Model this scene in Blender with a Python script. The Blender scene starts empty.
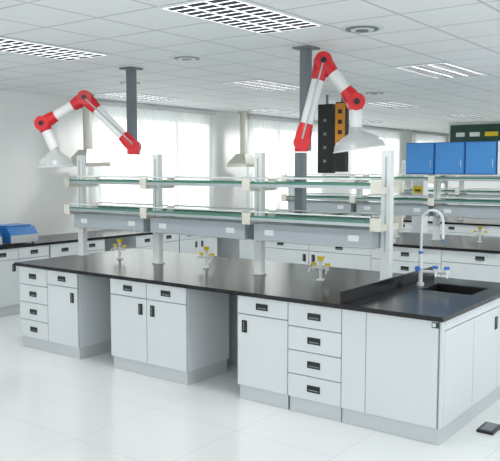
import bpy, math, random
from mathutils import Vector, Matrix
random.seed(3)
S = bpy.context.scene
COL = S.collection

# ---------------------------------------------------------------- materials
def srgb(r, g, b):
    def c(v):
        v /= 255.0
        return v/12.92 if v <= 0.04045 else ((v+0.055)/1.055)**2.4
    return (c(r), c(g), c(b), 1.0)

def mat(name, rgb, rough=0.5, metal=0.0, noise=0.0, emit=0.0, trans=0.0, alpha=1.0, nscale=8.0, spec=0.5):
    m = bpy.data.materials.new(name); m.use_nodes = True
    nt = m.node_tree; b = nt.nodes['Principled BSDF']
    c = srgb(*rgb)
    b.inputs['Base Color'].default_value = c
    b.inputs['Roughness'].default_value = rough
    b.inputs['Metallic'].default_value = metal
    b.inputs['Specular IOR Level'].default_value = spec
    if trans: b.inputs['Transmission Weight'].default_value = trans
    if alpha < 1: b.inputs['Alpha'].default_value = alpha
    if emit:
        b.inputs['Emission Color'].default_value = c
        b.inputs['Emission Strength'].default_value = emit
    if noise:
        tc = nt.nodes.new('ShaderNodeTexCoord'); n = nt.nodes.new('ShaderNodeTexNoise')
        n.inputs['Scale'].default_value = nscale
        n.inputs['Detail'].default_value = 4
        mx = nt.nodes.new('ShaderNodeMix'); mx.data_type = 'RGBA'
        mx.inputs[6].default_value = c
        mx.inputs[7].default_value = tuple(v*(1-noise) for v in c[:3])+(1,)
        nt.links.new(tc.outputs['Object'], n.inputs['Vector'])
        nt.links.new(n.outputs['Fac'], mx.inputs[0])
        nt.links.new(mx.outputs[2], b.inputs['Base Color'])
    return m

def grid_mat(name, rgb, line, px, py, ox, oy, w, rough, spec=0.5, noise=0.03):
    m = mat(name, rgb, rough, noise=noise, spec=spec, nscale=1.3)
    nt = m.node_tree; b = nt.nodes['Principled BSDF']
    src = b.inputs['Base Color'].links[0].from_socket
    geo = nt.nodes.new('ShaderNodeNewGeometry'); sep = nt.nodes.new('ShaderNodeSeparateXYZ')
    nt.links.new(geo.outputs['Position'], sep.inputs[0])
    outs = []
    for i, (p, o) in enumerate(((px, ox), (py, oy))):
        a = nt.nodes.new('ShaderNodeMath'); a.operation = 'SUBTRACT'; a.inputs[1].default_value = o
        nt.links.new(sep.outputs[i], a.inputs[0])
        q = nt.nodes.new('ShaderNodeMath'); q.operation = 'PINGPONG'; q.inputs[1].default_value = p/2
        nt.links.new(a.outputs[0], q.inputs[0])
        l = nt.nodes.new('ShaderNodeMath'); l.operation = 'LESS_THAN'; l.inputs[1].default_value = w/2
        nt.links.new(q.outputs[0], l.inputs[0]); outs.append(l.outputs[0])
    mm = nt.nodes.new('ShaderNodeMath'); mm.operation = 'MAXIMUM'
    nt.links.new(outs[0], mm.inputs[0]); nt.links.new(outs[1], mm.inputs[1])
    mx = nt.nodes.new('ShaderNodeMix'); mx.data_type = 'RGBA'
    nt.links.new(mm.outputs[0], mx.inputs[0]); nt.links.new(src, mx.inputs[6])
    mx.inputs[7].default_value = srgb(*line)
    nt.links.new(mx.outputs[2], b.inputs['Base Color'])
    return m

M = {}
M['floor'] = grid_mat('floor_tile', (232, 235, 235), (210, 214, 216), 0.8, 0.8, 0.3, 0.25, 0.006, 0.12, 0.5)
M['ceil'] = grid_mat('ceiling_tile', (242, 245, 246), (200, 204, 208), 0.6, 0.6, 0.1, 0.3, 0.022, 0.6, 0.3)
M['wall'] = mat('wall_paint', (238, 240, 238), 0.7, noise=0.03)
M['cab'] = mat('cabinet_white', (212, 218, 220), 0.35, noise=0.02, nscale=2)
M['carc'] = mat('cabinet_carcass', (130, 136, 140), 0.45, noise=0.02)
M['plinth'] = mat('plinth_grey', (196, 201, 203), 0.45, noise=0.03)
M['top'] = mat('black_epoxy_resin', (20, 21, 24), 0.2, noise=0.15, nscale=40, spec=0.35)
M['blk'] = mat('black_plastic', (18, 19, 21), 0.35, noise=0.05)
M['slot'] = mat('handle_recess', (120, 126, 130), 0.4, noise=0.05)
M['wht'] = mat('white_powdercoat', (224, 228, 228), 0.35, noise=0.02)
M['cream'] = mat('cream_plastic', (218, 216, 204), 0.45, noise=0.03)
M['alu'] = mat('aluminium', (176, 184, 188), 0.3, 0.7, noise=0.05)
M['shelfbox'] = mat('shelf_trough_grey', (172, 182, 188), 0.4, noise=0.03)
M['glass'] = mat('green_glass', (160, 205, 190), 0.08, noise=0.05, alpha=0.5)
M['gedge'] = mat('glass_edge', (70, 128, 108), 0.2, noise=0.05)
M['red'] = mat('red_plastic', (208, 32, 40), 0.35, noise=0.05)
M['duct'] = mat('duct_white', (226, 228, 228), 0.4, noise=0.02)
M['hood'] = mat('hood_grey', (188, 192, 192), 0.3, noise=0.05)
M['colg'] = mat('column_grey', (116, 124, 130), 0.4, 0.3, noise=0.05)
M['yel'] = mat('yellow_knob', (236, 208, 30), 0.35, noise=0.05)
M['blue'] = mat('blue_laminate', (62, 134, 200), 0.35, noise=0.05)
M['blued'] = mat('blue_frame', (30, 96, 170), 0.35, noise=0.05)
M['bluel'] = mat('blue_knob', (40, 120, 205), 0.3, noise=0.05)
M['bluei'] = mat('instrument_blue', (38, 112, 178), 0.35, noise=0.05)
M['orange'] = mat('orange_board', (214, 140, 36), 0.5, noise=0.05)
M['green'] = mat('green_board', (26, 66, 52), 0.5, noise=0.1)
M['metal'] = mat('louver_metal_dark', (48, 52, 55), 0.5, 0.1, noise=0.1, spec=0.2)
M['lamp'] = mat('louver_lit_cell', (250, 252, 255), 0.4, noise=0.01, emit=1.5)
M['steel'] = mat('stainless', (200, 200, 190), 0.3, 0.5, noise=0.06)
M['frame'] = mat('window_frame', (215, 218, 218), 0.4, noise=0.02)
M['sink'] = mat('sink_black', (14, 15, 17), 0.4, noise=0.1)

def curtain_mat():
    m = bpy.data.materials.new('curtain_fabric'); m.use_nodes = True
    nt = m.node_tree; nt.nodes.clear()
    o = nt.nodes.new('ShaderNodeOutputMaterial')
    d = nt.nodes.new('ShaderNodeBsdfDiffuse'); t = nt.nodes.new('ShaderNodeBsdfTranslucent')
    n = nt.nodes.new('ShaderNodeTexNoise'); n.inputs['Scale'].default_value = 3
    r = nt.nodes.new('ShaderNodeValToRGB')
    r.color_ramp.elements[0].color = (0.82, 0.87, 0.87, 1); r.color_ramp.elements[1].color = (0.94, 0.95, 0.92, 1)
    nt.links.new(n.outputs['Fac'], r.inputs[0])
    nt.links.new(r.outputs[0], d.inputs[0]); nt.links.new(r.outputs[0], t.inputs[0])
    x = nt.nodes.new('ShaderNodeMixShader'); x.inputs[0].default_value = 0.5
    nt.links.new(d.outputs[0], x.inputs[1]); nt.links.new(t.outputs[0], x.inputs[2])
    nt.links.new(x.outputs[0], o.inputs[0])
    return m
M['curt'] = curtain_mat()

# ---------------------------------------------------------------- mesh builder
class MB:
    def __init__(s, T=None):
        s.v = []; s.f = []; s.m = []; s.sm = []; s.names = []; s.T = T or Matrix.Identity(4)
    def mi(s, k):
        if k not in s.names: s.names.append(k)
        return s.names.index(k)
    def add(s, vs, fs, k, smooth=False):
        o = len(s.v); i = s.mi(k)
        s.v += [s.T @ Vector(p) for p in vs]
        for f in fs:
            s.f.append([o+a for a in f]); s.m.append(i); s.sm.append(smooth)
    def box(s, x0, x1, y0, y1, z0, z1, k):
        v = [(x0,y0,z0),(x1,y0,z0),(x1,y1,z0),(x0,y1,z0),(x0,y0,z1),(x1,y0,z1),(x1,y1,z1),(x0,y1,z1)]
        s.add(v, [(3,2,1,0),(4,5,6,7),(0,1,5,4),(1,2,6,5),(2,3,7,6),(3,0,4,7)], k)
    def cyl(s, p0, p1, r0, k, r1=None, seg=20, caps=True):
        s.tube([p0, p1], [r0, r0 if r1 is None else r1], k, seg, caps)
    def tube(s, pts, r, k, seg=16, caps=True):
        pts = [Vector(p) for p in pts]
        if not isinstance(r, (list, tuple)): r = [r]*len(pts)
        n = len(pts); vs = []; prev = None
        for i in range(n):
            if i == 0: t = pts[1]-pts[0]
            elif i == n-1: t = pts[-1]-pts[-2]
            else: t = (pts[i+1]-pts[i]).normalized()+(pts[i]-pts[i-1]).normalized()
            t.normalize()
            if prev is None:
                a = Vector((0,0,1)) if abs(t.z) < 0.9 else Vector((1,0,0))
                u = t.cross(a).normalized()
            else:
                u = (prev - t*prev.dot(t)).normalized()
            prev = u; w = t.cross(u)
            for j in range(seg):
                an = 2*math.pi*j/seg
                vs.append(pts[i]+(u*math.cos(an)+w*math.sin(an))*r[i])
        fs = []
        for i in range(n-1):
            for j in range(seg):
                a = i*seg+j; b = i*seg+(j+1) % seg
                fs.append((a, b, b+seg, a+seg))
        s.add(vs, fs, k, True)
        if caps:
            s.add(vs[:seg], [tuple(range(seg))[::-1]], k)
            s.add(vs[-seg:], [tuple(range(seg))], k)
    def sphere(s, c, r, k, seg=16, rings=8, sz=1.0):
        pts = []; rr = []
        for i in range(rings+1):
            a = math.pi*i/rings
            pts.append((c[0], c[1], c[2]-math.cos(a)*r*sz)); rr.append(max(0.0005, math.sin(a)*r))
        s.tube(pts, rr, k, seg, False)
    def obj(s, name, parent=None, bevel=0.0):
        me = bpy.data.meshes.new(name)
        me.from_pydata([tuple(p) for p in s.v], [], s.f)
        for k in s.names: me.materials.append(M[k])
        for p, i, q in zip(me.polygons, s.m, s.sm):
            p.material_index = i; p.use_smooth = q
        me.update()
        o = bpy.data.objects.new(name, me); COL.objects.link(o)
        if parent: o.parent = parent
        if bevel:
            b = o.modifiers.new('bevel', 'BEVEL'); b.width = bevel; b.segments = 2
            b.limit_method = 'ANGLE'; b.angle_limit = math.radians(50)
        return o

def empty(name):
    e = bpy.data.objects.new(name, None); COL.objects.link(e); e.empty_display_size = 0.1
    return e

H = 2.92
WX = -7.1
FZ = -0.045      # floor level
# ---------------------------------------------------------------- room shell
b = MB(); b.box(WX-0.2, 5.5, -8, 18, FZ-0.1, FZ, 'floor'); b.obj('floor')
b = MB(); b.box(WX-0.2, 5.5, -8, 18, H, H+0.1, 'ceil'); b.obj('ceiling')
wins = [(3.2, 6.0), (7.3, 10.1), (11.4, 14.2), (15.2, 17.5)]
WZ0, WZ1 = 0.95, 2.8
b = MB(); y = -8
for a, c in wins:
    b.box(WX-0.2, WX, y, a, FZ, H, 'wall')
    b.box(WX-0.2, WX, a, c, FZ, WZ0, 'wall'); b.box(WX-0.2, WX, a, c, WZ1, H, 'wall'); y = c
b.box(WX-0.2, WX, y, 18, FZ, H, 'wall'); b.obj('wall_left')
b = MB(); b.box(WX, -4.9, 17.9, 18, FZ, H, 'wall'); b.box(-4.9, -4.8, 12.5, 18, FZ, H, 'wall')
b.box(-4.9, 5.5, 12.4, 12.5, FZ, H, 'wall'); b.obj('wall_back')
b = MB(); b.box(-4.85, 2.0, 12.34, 12.39, 2.42, 2.86, 'green')
x = -4.7
while x < 1.5:
    w = random.uniform(0.15, 0.4); b.box(x, x+w, 12.33, 12.345, 2.58, 2.68, 'yel'if random.random()<.3 else 'wht'); x += w+0.12
b.obj('wall_sign_board')
for i, (a, c) in enumerate(wins):
    b = MB(); xx0, xx1 = WX-0.14, WX-0.08
    b.box(xx0, xx1, a, c, WZ0, WZ0+.06, 'frame'); b.box(xx0, xx1, a, c, WZ1-.06, WZ1, 'frame')
    for k in range(4):
        yy = a+(c-a-.06)*k/3; b.box(xx0, xx1, yy, yy+.06, WZ0+.06, WZ1-.06, 'frame')
    b.obj('window_%d' % (i+1))
    b = MB(); n = 240; vs = []
    for j in range(n+1):
        t = j/n; yy = a-0.1+(c-a+0.2)*t
        xx = WX+0.07+0.025*math.sin(yy*2*math.pi/0.14)
        vs += [(xx, yy, 0.9), (xx, yy, 2.83)]
    b.add(vs, [(2*j, 2*j+2, 2*j+3, 2*j+1) for j in range(n)], 'curt', True)
    b.box(WX+0.03, WX+0.11, a-.12, c+.12, 2.83, 2.88, 'frame')
    b.obj('window_curtain')
b = MB(); b.box(WX, WX+0.012, -8, 17.9, FZ, FZ+0.1, 'plinth'); b.obj('baseboard_left')

# ---------------------------------------------------------------- cabinets
def handle(b, x, z, yf, vert=False):
    w, h = (0.05, 0.1) if vert else (0.112, 0.052)
    x0, x1, z0, z1 = x-w/2, x+w/2, z-h/2, z+h/2
    t = 0.007
    for q in ((x0, x1, z0, z0+t), (x0, x1, z1-t, z1), (x0, x0+t, z0+t, z1-t), (x1-t, x1, z0+t, z1-t)):
        b.box(q[0], q[1], yf-0.006, yf-0.0005, q[2], q[3], 'blk')
    b.box(x0+t, x1-t, yf-0.002, yf-0.0005, z0+t, z1-t, 'blk')
    if vert: b.box(x0+t+0.004, x0+t+0.014, yf-0.004, yf-.002, z0+t+.006, z1-t-.006, 'slot')
    else: b.box(x0+t+.006, x1-t-.006, yf-0.004, yf-.002, z0+t+0.004, z0+t+0.013, 'slot')

ZC = 0.075
def cabinet(name, parent, T, x0, x1, yf, yb, kinds, z0=ZC, z1=0.815):
    b = MB(T)
    b.box(x0, x1, yf+0.02, yb, z0, z1, 'cab')
    b.box(x0+0.01, x1-0.01, yf+0.022, yb-0.02, FZ, z0, 'plinth')
    b.box(x0+.003, x1-.003, yf+0.014, yf+0.02, z0+.002, z1-.002, 'carc')
    g = 0.004
    for xa, xb, k in kinds:
        def pan(za, zb): b.box(xa+g, xb-g, yf, yf+0.015, za+g, zb-g, 'cab')
        xm = (xa+xb)/2
        if k == 'd4':
            h = (z1-z0)/4
            for i in range(4):
                pan(z0+i*h, z0+(i+1)*h); handle(b, xm, z0+(i+.5)*h, yf)
        elif k in ('ddl', 'ddr'):
            pan(z1-0.15, z1); handle(b, xm, z1-0.075, yf); pan(z0, z1-0.15)
            handle(b, xa+0.075 if k == 'ddl' else xb-0.075, z1-0.25, yf, True)
        else: pan(z0, z1)
    return b.obj(name, parent, 0.002)

I4 = Matrix.Identity(4)
# ---------------------------------------------------------------- main island bench
X0, W = -4.68, 1.7
bench = empty('island_lab_bench')
b = MB(); zt0, zt1 = 0.817, 0.85
sx0, sx1, sy0, sy1 = -0.6, -0.15, 0.95, 1.35
b.box(X0, sx0, 0, W, zt0, zt1, 'top'); b.box(sx1, 0, 0, W, zt0, zt1, 'top')
b.box(sx0, sx1, 0, sy0, zt0, zt1, 'top'); b.box(sx0, sx1, sy1, W, zt0, zt1, 'top')
b.obj('worktop', bench)
b = MB(); b.box(-0.785, -0.765, 0.004, W-0.004, 0.8505, 0.945, 'top')
b.obj('splash_ledge', bench, 0.003)
b = MB(); zb = 0.6
b.box(sx0, sx0+.012, sy0, sy1, zb, 0.846, 'sink'); b.box(sx1-.012, sx1, sy0, sy1, zb, 0.846, 'sink')
b.box(sx0, sx1, sy0, sy0+.012, zb, 0.846, 'sink'); b.box(sx0, sx1, sy1-.012, sy1, zb, 0.846, 'sink')
b.box(sx0, sx1, sy0, sy1, zb-.012, zb, 'sink'); b.cyl((-.38, 1.15, zb), (-.38, 1.15, zb+.006), 0.035, 'steel')
b.obj('sink_basin', bench)
yf = 0.03
cabinet('base_cabinet_a', bench, I4, -4.65, -3.72, yf, 0.62, [(-4.65, -4.18, 'd4'), (-4.18, -3.72, 'ddr')])
cabinet('base_cabinet_b', bench, I4, -3.25, -2.30, yf, 0.62, [(-3.25, -2.775, 'ddr'), (-2.775, -2.30, 'ddl')])
cabinet('base_cabinet_c', bench, I4, -1.745, -1.252, yf, 0.62, [(-1.745, -1.252, 'ddl')])
cabinet('base_cabinet_d', bench, I4, -1.252, -0.78, yf, 0.62, [(-1.252, -0.78, 'd4')])
b = MB()
b.box(-0.778, -0.585, yf, 0.62, ZC, 0.815, 'cab')
b.box(-0.78, -0.03, yf+.022, 0.6, FZ, ZC, 'plinth'); b.box(-0.55, -0.03, 0.6, W-.08, FZ, ZC, 'plinth')
b.box(-0.58, -0.045, yf, 0.93, ZC, 0.815, 'cab'); b.box(-0.58, -0.045, 1.37, W-.03, ZC, 0.815, 'cab')
b.box(-0.58, -0.045, 0.93, 1.37, ZC, 0.58, 'cab'); b.box(-.135, -.045, .93, 1.37, .58, .815, 'cab')
b.box(-.68, -.615, .93, 1.37, ZC, .815, 'cab')
b.obj('sink_cabinet', bench, 0.002)
Rz = Matrix.Rotation(math.radians(90), 4, 'Z')
b = MB(Rz)
b.box(0.035, W-.035, 0.031, 0.045, ZC+.002, 0.813, 'carc')
for ya, yb2, k in ((0.030, 0.075, 0), (0.075, 0.63, 'l'), (0.63, 1.185, 'r'), (1.185, W-.032, 0)):
    b.box(ya+.003, yb2-.003, 0.015, 0.032, ZC+.003, 0.74 if k else 0.812, 'cab')
b.box(.078, 1.182, .015, .032, .746, .812, 'cab')
handle(b, 1.12, 0.62, 0.015, True)
b.obj('end_doors', bench, 0.002)
cabinet('rear_cabinet', bench, Matrix.Translation((-5.40, W, 0)) @ Matrix.Rotation(math.pi, 4, 'Z'), -4.6, -0.78, 0.03, 0.62,
        [(-4.6+i*0.955, -4.6+(i+1)*0.955-.0, 'ddl') for i in range(4)])
b = MB(); b.box(-4.63, -0.78, 0.84, 0.86, FZ, 0.815, 'cab'); b.obj('back_panel', bench)
b = MB(); b.box(-0.09, -0.04, yf-.0025, yf-.0005, 0.765, 0.805, 'green'); b.box(-.085,-.062,yf-.004,yf-.0026,.772,.798,'wht')
b.obj('label', bench)

# ---------------------------------------------------------------- reagent shelf
def reagent_shelf(posts, yc, ztop=2.0, box=True, zb=0.851):
    root = empty('reagent_shelf')
    b = MB()
    for x in posts:
        b.box(x-.042, x+.042, yc-.03, yc+.03, zb+.012, ztop, 'wht')
        b.box(x-.008, x+.008, yc-.033, yc-.03, zb+.3, ztop-.05, 'alu')
        b.box(x-.048, x+.048, yc-.05, yc+.05, zb, zb+.012, 'wht')
        for z in (1.66, 1.36):
            b.box(x-.02, x+.02, yc-.2, yc-.0285, z-.035, z+.02, 'cream')
            b.box(x-.02, x+.02, yc+.0285, yc+.2, z-.035, z+.02, 'cream')
            for sg in (-1, 1):
                b.box(x-.045, x+.045, yc+sg*.2-.014, yc+sg*.2+.014, z-.03, z+.075, 'cream')
    b.obj('uprights', root, 0.003)
    b = MB()
    for x0, x1 in zip(posts[:-1], posts[1:]):
        a, c = x0+.046, x1-.046
        for z in (1.68, 1.38):
            for sg in (-1, 1):
                yy = yc+sg*.205
                b.box(a, c, yy-.01, yy+.01, z-.014, z+.012, 'alu')
                b.box(a, c, yy-.005, yy+.005, z+.0125, z+.03, 'gedge')
                b.cyl((a, yy, z+.062), (c, yy, z+.062), 0.007, 'wht', seg=8)
    b.obj('shelf_rails', root)
    b = MB()
    for x0, x1 in zip(posts[:-1], posts[1:]):
        a, c = x0+.046, x1-.046
        for z in (1.68, 1.38):
            b.box(a, c, yc-.194, yc+.194, z+.002, z+.012, 'glass')
            b.box(a, c, yc-.195, yc-.194, z+.0, z+.014, 'gedge')
    b.obj('glass_boards', root)
    if box:
        b = MB()
        for x0, x1 in zip(posts[:-1], posts[1:]):
            a, c = x0+.05, x1-.05
            b.box(a, c, yc-.16, yc+.16, 1.185, 1.335, 'shelfbox')
            b.box(a+.02, c-.02, yc-.12, yc+.12, 1.177, 1.185, 'cream')
            b.box(a, c, yc-.165, yc-.16, 1.185, 1.197, 'alu')
            for q in (a+.12, c-.22):
                b.box(q, q+.1, yc-.163, yc-.1605, 1.235, 1.285, 'wht')
        b.obj('service_trough', root, 0.004)
    return root
posts = [-4.60, -3.42, -2.12, -0.835]
shelf = reagent_shelf(posts, 0.85, ztop=1.975)
b = MB(); b.box(-1.89, -1.80, 1.08, 1.15, 1.2, 1.975, 'colg'); b.box(-1.91, -1.78, 1.01, 1.08, 1.2, 1.33, 'colg')
b.obj('support_column', shelf, .003)

# ---------------------------------------------------------------- gas taps
def gas_tap(x, y, z=0.851):
    b = MB()
    b.cyl((x, y, z), (x, y, z+.012), .035, 'wht'); b.cyl((x, y, z+.012), (x, y, z+.165), .013, 'wht')
    b.cyl((x-.06, y, z+.11), (x+.06, y, z+.11), .012, 'wht'); b.sphere((x, y, z+.165), .018, 'wht')
    for sg in (-1, 1):
        xx = x+sg*.07
        b.cyl((xx, y, z+.09), (xx, y, z+.13), .015, 'wht')
        b.cyl((xx, y, z+.13), (xx, y, z+.152), .024, 'yel')
        b.tube([(xx, y, z+.11), (xx+sg*.015, y-.04, z+.105), (xx+sg*.02, y-.06, z+.07)], [.008, .007, .005], 'wht', 10)
    b.cyl((x, y, z+.175), (x, y, z+.2), .024, 'yel'); b.box(x-.036, x+.036, y-.007, y+.007, z+.197, z+.212, 'yel')
    b.obj('lab_gas_tap')
for x in (-4.03, -2.79, -1.48): gas_tap(x, 0.88)

# ---------------------------------------------------------------- faucet
fx, fy = -0.665, 1.15
b = MB()
b.cyl((fx, fy, .851), (fx, fy, .875), .03, 'wht'); b.cyl((fx, fy, .875), (fx, fy, 1.12), .018, 'wht')
pts = [(fx, fy, 1.12), (fx, fy, 1.36)]
for i in range(1, 13):
    a = math.pi*i/12*1.05
    r = .095; pts.append((fx+(r-r*math.cos(a))*.95, fy+(r-r*math.cos(a))*.1, 1.39+r*math.sin(a)))
pts.append((pts[-1][0]+.003, pts[-1][1], 1.28))
b.tube(pts, .011, 'wht', 12)
b.cyl(pts[-1], (pts[-1][0], pts[-1][1], 1.25), .014, 'wht', r1=.009)
for i in range(3): b.cyl(( pts[-1][0], pts[-1][1], 1.25-.01*i), (pts[-1][0], pts[-1][1], 1.24-.01*i), .011-.002*i, 'bluel')
b.cyl((fx, fy-.05, 1.0), (fx, fy+.03, 1.0), .014, 'wht'); b.cyl((fx, fy-.075, 1.0), (fx, fy-.05, 1.0), .022, 'bluel')
b.cyl((fx, fy, 1.12), (fx, fy, 1.14), .02, 'bluel')
b.tube([(fx, fy, .97), (fx+.1, fy+.02, .97), (fx+.24, fy+.04, .97)], .013, 'wht', 12)
for d in (.12, .22):
    b.cyl((fx+d, fy+.02, .955), (fx+d, fy+.02, 1.0), .018, 'wht'); b.cyl((fx+d, fy+.02, 1.0), (fx+d, fy+.02, 1.022), .023, 'bluel')
    b.tube([(fx+d, fy+.02, .97), (fx+d+.03, fy-.04, .975), (fx+d+.04, fy-.07, .94)], [.011, .009, .006], 'wht', 10)
b.obj('sink_faucet')

# ---------------------------------------------------------------- fume extraction arms
R2 = Vector((.8, .6, 0)); F2 = Vector((-.6, .8, 0)); C0 = Vector((1.8, -4.52, 0))
def extraction_arm(col, pts, hood_r, hood_tilt, hood_h, zend):
    b = MB(); x, y = col
    n = F2
    b.box(x-.04, x+.04, y-.04, y+.04, zend, H-.02, 'colg')
    b.box(x-.09, x+.09, y-.09, y+.09, H-.02, H-.001, 'colg')
    P = [Vector(p) for p in pts]
    b.cyl(P[0], Vector((x, y, P[0].z)), .035, 'colg')
    tr = .055
    b.cyl(P[0]-n*.06, P[0]+n*.06, .072, 'red', seg=24)
    b.cyl(P[0]-Vector((0,0,.08)), P[0]+Vector((0,0,.03)), .062, 'red', seg=20)
    for i in range(3):
        a, c = P[i], P[i+1]; d = (c-a).normalized(); L = (c-a).length
        b.cyl(a, c, tr, 'duct', seg=20)
        s = min(.17, L*.3)
        b.tube([a, a+d*s*.55, a+d*s], [.070, .070, .059], 'red', 20)
        if i < 2: b.tube([c, c-d*s*.55, c-d*s], [.070, .070, .059], 'red', 20)
    for q in P[1:3]:
        b.cyl(q-n*.07, q+n*.07, .076, 'red', seg=24)
        b.cyl(q-n*.085, q-n*.07, .026, 'blk', seg=12)
    b.cyl(P[0]-n*.07+Vector((0,0,.03)), P[1]-n*.07, .008, 'alu', seg=8)
    ax = (Vector((0,0,-1))+R2*hood_tilt).normalized()
    p = P[3]
    prof = [(0, .05), (.03, .055), (.05, .08), (.08, .62*hood_r), (.11, .84*hood_r), (.145, .95*hood_r), (hood_h, hood_r)]
    b.tube([p+ax*t for t, r in prof], [r for t, r in prof], 'hood', 28, False)
    b.tube([p+ax*(t) for t, r in prof[::-1]], [r-.006 for t, r in prof[::-1]], 'hood', 28, False)
    b.tube([p+ax*(hood_h-.006), p+ax*(hood_h+.006)], [hood_r+.004]*2, 'duct', 28, False)
    b.obj('fume_extraction_arm')
def P3(L, F, z): v = C0+R2*L+F2*F; return (v.x, v.y, z)
extraction_arm((-1.78, 1.09), [P3(.455, 6.45, 2.06), P3(.635, 6.45, 2.77), P3(.92, 6.4, 2.41), P3(.93, 6.4, 2.19)], .225, .15, .19, 1.99)
extraction_arm((-4.03, 1.09), [P3(-1.25, 7.8, 2.06), P3(-1.76, 7.8, 2.58), P3(-2.22, 7.8, 2.31), P3(-2.10, 7.8, 2.04)], .19, .05, .19, 1.99)

# ---------------------------------------------------------------- ceiling louver lights
def louver(x, y):
    b = MB(); w, l = .6, 1.2; z = H-.002
    b.box(x-w/2, x+w/2, y-l/2, y+l/2, z-.010, z, 'wht')
    m = .025; nx, ny = 3, 12
    cx = (w-2*m)/nx; cyy = (l-2*m)/ny
    b.add([(x-w/2+m, y-l/2+m, z-.0105), (x+w/2-m, y-l/2+m, z-.0105), (x+w/2-m, y+l/2-m, z-.0105), (x-w/2+m, y+l/2-m, z-.0105)], [(3,2,1,0)], 'lamp')
    for i in range(nx):
        for j in range(ny):
            a = x-w/2+m+i*cx+.014; c = y-l/2+m+j*cyy+.012
            b.box(a, a+cx-.028, c, c+cyy-.028, z-.012, z-.0108, 'metal')
    o = b.obj('louver_ceiling_light')
    ld = bpy.data.lights.new('lamp', 'SPOT'); ld.energy = 72 if y < 3 else 110; ld.spot_size = math.radians(165); ld.spot_blend = .6
    ld.shadow_soft_size = .12; ld.color = (1, .99, .97)
    lo = bpy.data.objects.new('lamp', ld); COL.objects.link(lo); lo.location = (x, y, H-.02); lo.parent = o
for x in (1.0, -1.4, -3.8, -6.2):
    for y in (-3.9, -.3, 3.3, 6.9, 10.5):
        louver(x, y)
for x, y in ((-.95, .6), (-3.05, .9), (-3.1, 5.0), (-5.0, 2.0), (-.8, 5.0)):
    b = MB(); z = H-.001
    for i, r in enumerate((.17, .13, .09, .05)):
        b.cyl((x, y, z-.006*(i+1)), (x, y, z-.006*i), r, 'wht' if i % 2 == 0 else 'colg', seg=28)
    b.obj('ceiling_air_diffuser')

# ---------------------------------------------------------------- other islands
def island(x0, x1, y0):
    root = empty('island_lab_bench')
    b = MB(); b.box(x0, x1, y0, y0+1.7, .817, .85, 'top'); b.obj('worktop', root)
    n = 5; w = (x1-x0-.06)/n
    k = ['ddr', 'ddl', 'd4', 'ddr', 'ddl']
    for r in range(2):
        T = I4 if r == 0 else Matrix.Translation((x0+x1, 2*y0+1.7, 0)) @ Matrix.Rotation(math.pi, 4, 'Z')
        cabinet('base_cabinet_%d' % r, root, T, x0+.03, x1-.03, y0+.03, y0+.84,
                [(x0+.03+i*w, x0+.03+(i+1)*w, k[i]) for i in range(n)])
    return root
island(-4.66, 0.3, 4.1)
reagent_shelf([-4.5, -3.3, -2.1, -0.9, .2], 4.95, ztop=1.695)
island(-4.66, 0.3, 8.2)
reagent_shelf([-4.5, -3.3, -2.1, -0.9, .2], 9.05, ztop=2.0)
for x in (-3.9, -2.7, -1.5): gas_tap(x, 4.98)
b = MB(); ya, yb_ = 4.78, 5.12; z0, z1 = 1.748, 2.18
bx0 = -2.5
for i in range(4):
    a = bx0+i*.42
    k = 'blue' if i < 3 else 'wht'
    b.box(a, a+.415, ya+.02, yb_, z0, z1, 'blued' if i < 3 else 'wht')
    b.box(a+.012, a+.403, ya, ya+.019, z0+.012, z1-.012, k)
    b.box(a+.36, a+.375, ya-.012, ya, z0+.1, z0+.2, 'alu')
b.obj('blue_reagent_cabinet', None, 0.003)
b = MB(); b.box(-3.93, -3.68, 4.80, 4.90, 1.76, 2.78, 'blk'); b.box(-3.82, -3.79, 4.84, 4.87, 2.78, H, 'colg')
for i in range(4): b.box(-3.83, -3.78, 4.794, 4.80, 1.92+i*.2, 1.96+i*.2, 'slot')
b.obj('black_sign_board', None, .003)
b = MB(); b.box(-3.63, -3.46, 4.80, 4.90, 1.78, 2.80, 'blk'); b.box(-3.625, -3.465, 4.79, 4.80, 2.1, 2.78, 'orange'); b.box(-3.56, -3.53, 4.84, 4.87, 2.80, H, 'colg')
for i in range(4): b.box(-3.58, -3.51, 4.786, 4.79, 2.18+i*.15, 2.24+i*.15, 'blk')
b.obj('orange_sign_board', None, .003)
b = MB(); px, py = -3.2, 6.9
b.box(px-.1, px+.1, py-.1, py+.1, FZ, 2.2, 'wht'); b.box(px-.12, px+.12, py-.12, py+.12, 2.2, 2.24, 'colg')
b.box(px-.14, px+.14, py-.14, py+.14, FZ, FZ+.1, 'plinth')
for z in (1.42, 1.72, 1.9):
    b.box(px-.08, px+.08, py-.104, py-.1, z, z+.12, 'yel'); b.box(px-.05, px+.05, py-.107, py-.104, z+.03, z+.06, 'blk')
b.obj('service_pillar', None, .003)

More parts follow.
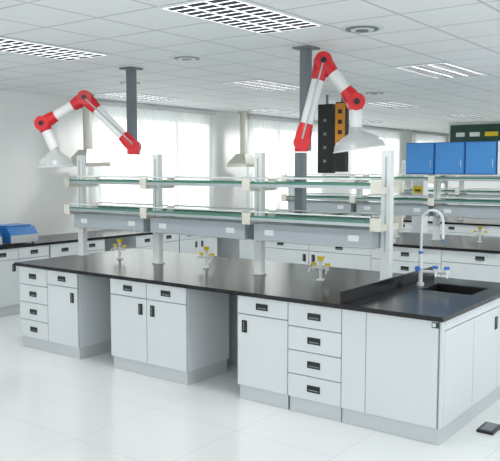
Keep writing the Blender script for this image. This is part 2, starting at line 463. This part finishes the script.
# wall bench along windows
wb = empty('wall_lab_bench')
b = MB(); b.box(WX+.14, -6.1, -1.0, 12.0, .817, .85, 'top'); b.obj('worktop', wb)
T = Matrix.Rotation(math.radians(90), 4, 'Z')
y = -1.0
i = 0
while y < 11.5:
    if i % 3 != 1:
        cabinet('base_cabinet_%d' % i, wb, T, y+.02, y+.98, 6.13, 6.85, [(y+.02, y+.5, 'd4' if i % 2 else 'ddr'), (y+.5, y+.98, 'ddl')])
    y += .98 if i % 3 != 1 else .6
    i += 1
for y in (2.75, 6.6):
    b = MB(); x = -6.7
    b.cyl((x, y, 2.1), (x, y, H-.002), .07, 'steel', seg=20)
    b.cyl((x, y, H-.03), (x, y, H-.001), .11, 'steel', seg=20)
    z0 = 1.86
    def fr(s, z): return [(x-s, y-s, z), (x+s, y-s, z), (x+s, y+s, z), (x-s, y+s, z)]
    v = fr(.23, z0)+fr(.23, z0+.06)+fr(.1, z0+.25)
    b.add(v, [(0,1,5,4),(1,2,6,5),(2,3,7,6),(3,0,4,7),(4,5,9,8),(5,6,10,9),(6,7,11,10),(7,4,8,11),(8,9,10,11)], 'steel')
    b.box(x-.22, x+.22, y-.22, y+.22, z0+.01, z0+.012, 'cream')
    b.box(WX+.12, x-.2, y-.03, y+.03, z0+.02, z0+.06, 'alu')
    b.obj('exhaust_hood')
def instrument(y):
    b = MB(); x0, x1 = -6.62, -6.17; z = .851
    v = [(x0,y,z+.02),(x1,y,z+.02),(x1,y+.42,z+.02),(x0,y+.42,z+.02),(x0,y,z+.22),(x1-.08,y,z+.22),(x1-.08,y+.42,z+.22),(x0,y+.42,z+.22),
         (x1,y,z+.12),(x1,y+.42,z+.12)]
    b.add(v, [(3,2,1,0),(0,1,8,5,4),(2,3,7,6,9),(3,0,4,7)], 'bluei')
    b.add(v, [(4,5,6,7)], 'bluei'); b.add(v, [(5,8,9,6)], 'bluei'); b.add(v, [(1,2,9,8)], 'hood')
    b.box(x0+.03, x1-.1, y+.03, y+.39, z+.22, z+.24, 'bluei')
    for q in (x0+.05, x1-.05):
        for w in (y+.05, y+.37): b.cyl((q, w, z), (q, w, z+.02), .015, 'blk')
    b.obj('benchtop_centrifuge', None, .006)
instrument(1.0); instrument(.45)
b = MB(); b.box(.08, .20, .46, .66, FZ, FZ+.02, 'blk'); b.box(.1, .18, .48, .64, FZ+.02, FZ+.024, 'slot'); b.obj('floor_socket_box', None, .003)

# ---------------------------------------------------------------- light
w = bpy.data.worlds.new('World'); S.world = w; w.use_nodes = True
bg = w.node_tree.nodes['Background']; bg.inputs[0].default_value = (.95, .98, 1.0, 1); bg.inputs[1].default_value = 1.65
sun = bpy.data.lights.new('sun', 'SUN'); sun.energy = 4; sun.angle = .05; sun.color = (1, .99, .95)
so = bpy.data.objects.new('sun', sun); COL.objects.link(so)
so.rotation_euler = Vector((1, .1, -.45)).to_track_quat('-Z', 'Y').to_euler(); so.location = (-12, 5, 8)

# ---------------------------------------------------------------- camera
cam = bpy.data.cameras.new('camera'); co = bpy.data.objects.new('camera', cam); COL.objects.link(co)
cam.lens = 52; cam.sensor_width = 36; cam.sensor_fit = 'HORIZONTAL'
co.location = (1.8, -4.52, 1.83); co.rotation_euler = (math.radians(85.09), 0, math.radians(36.9))
S.camera = co
S.view_settings.view_transform = 'Standard'
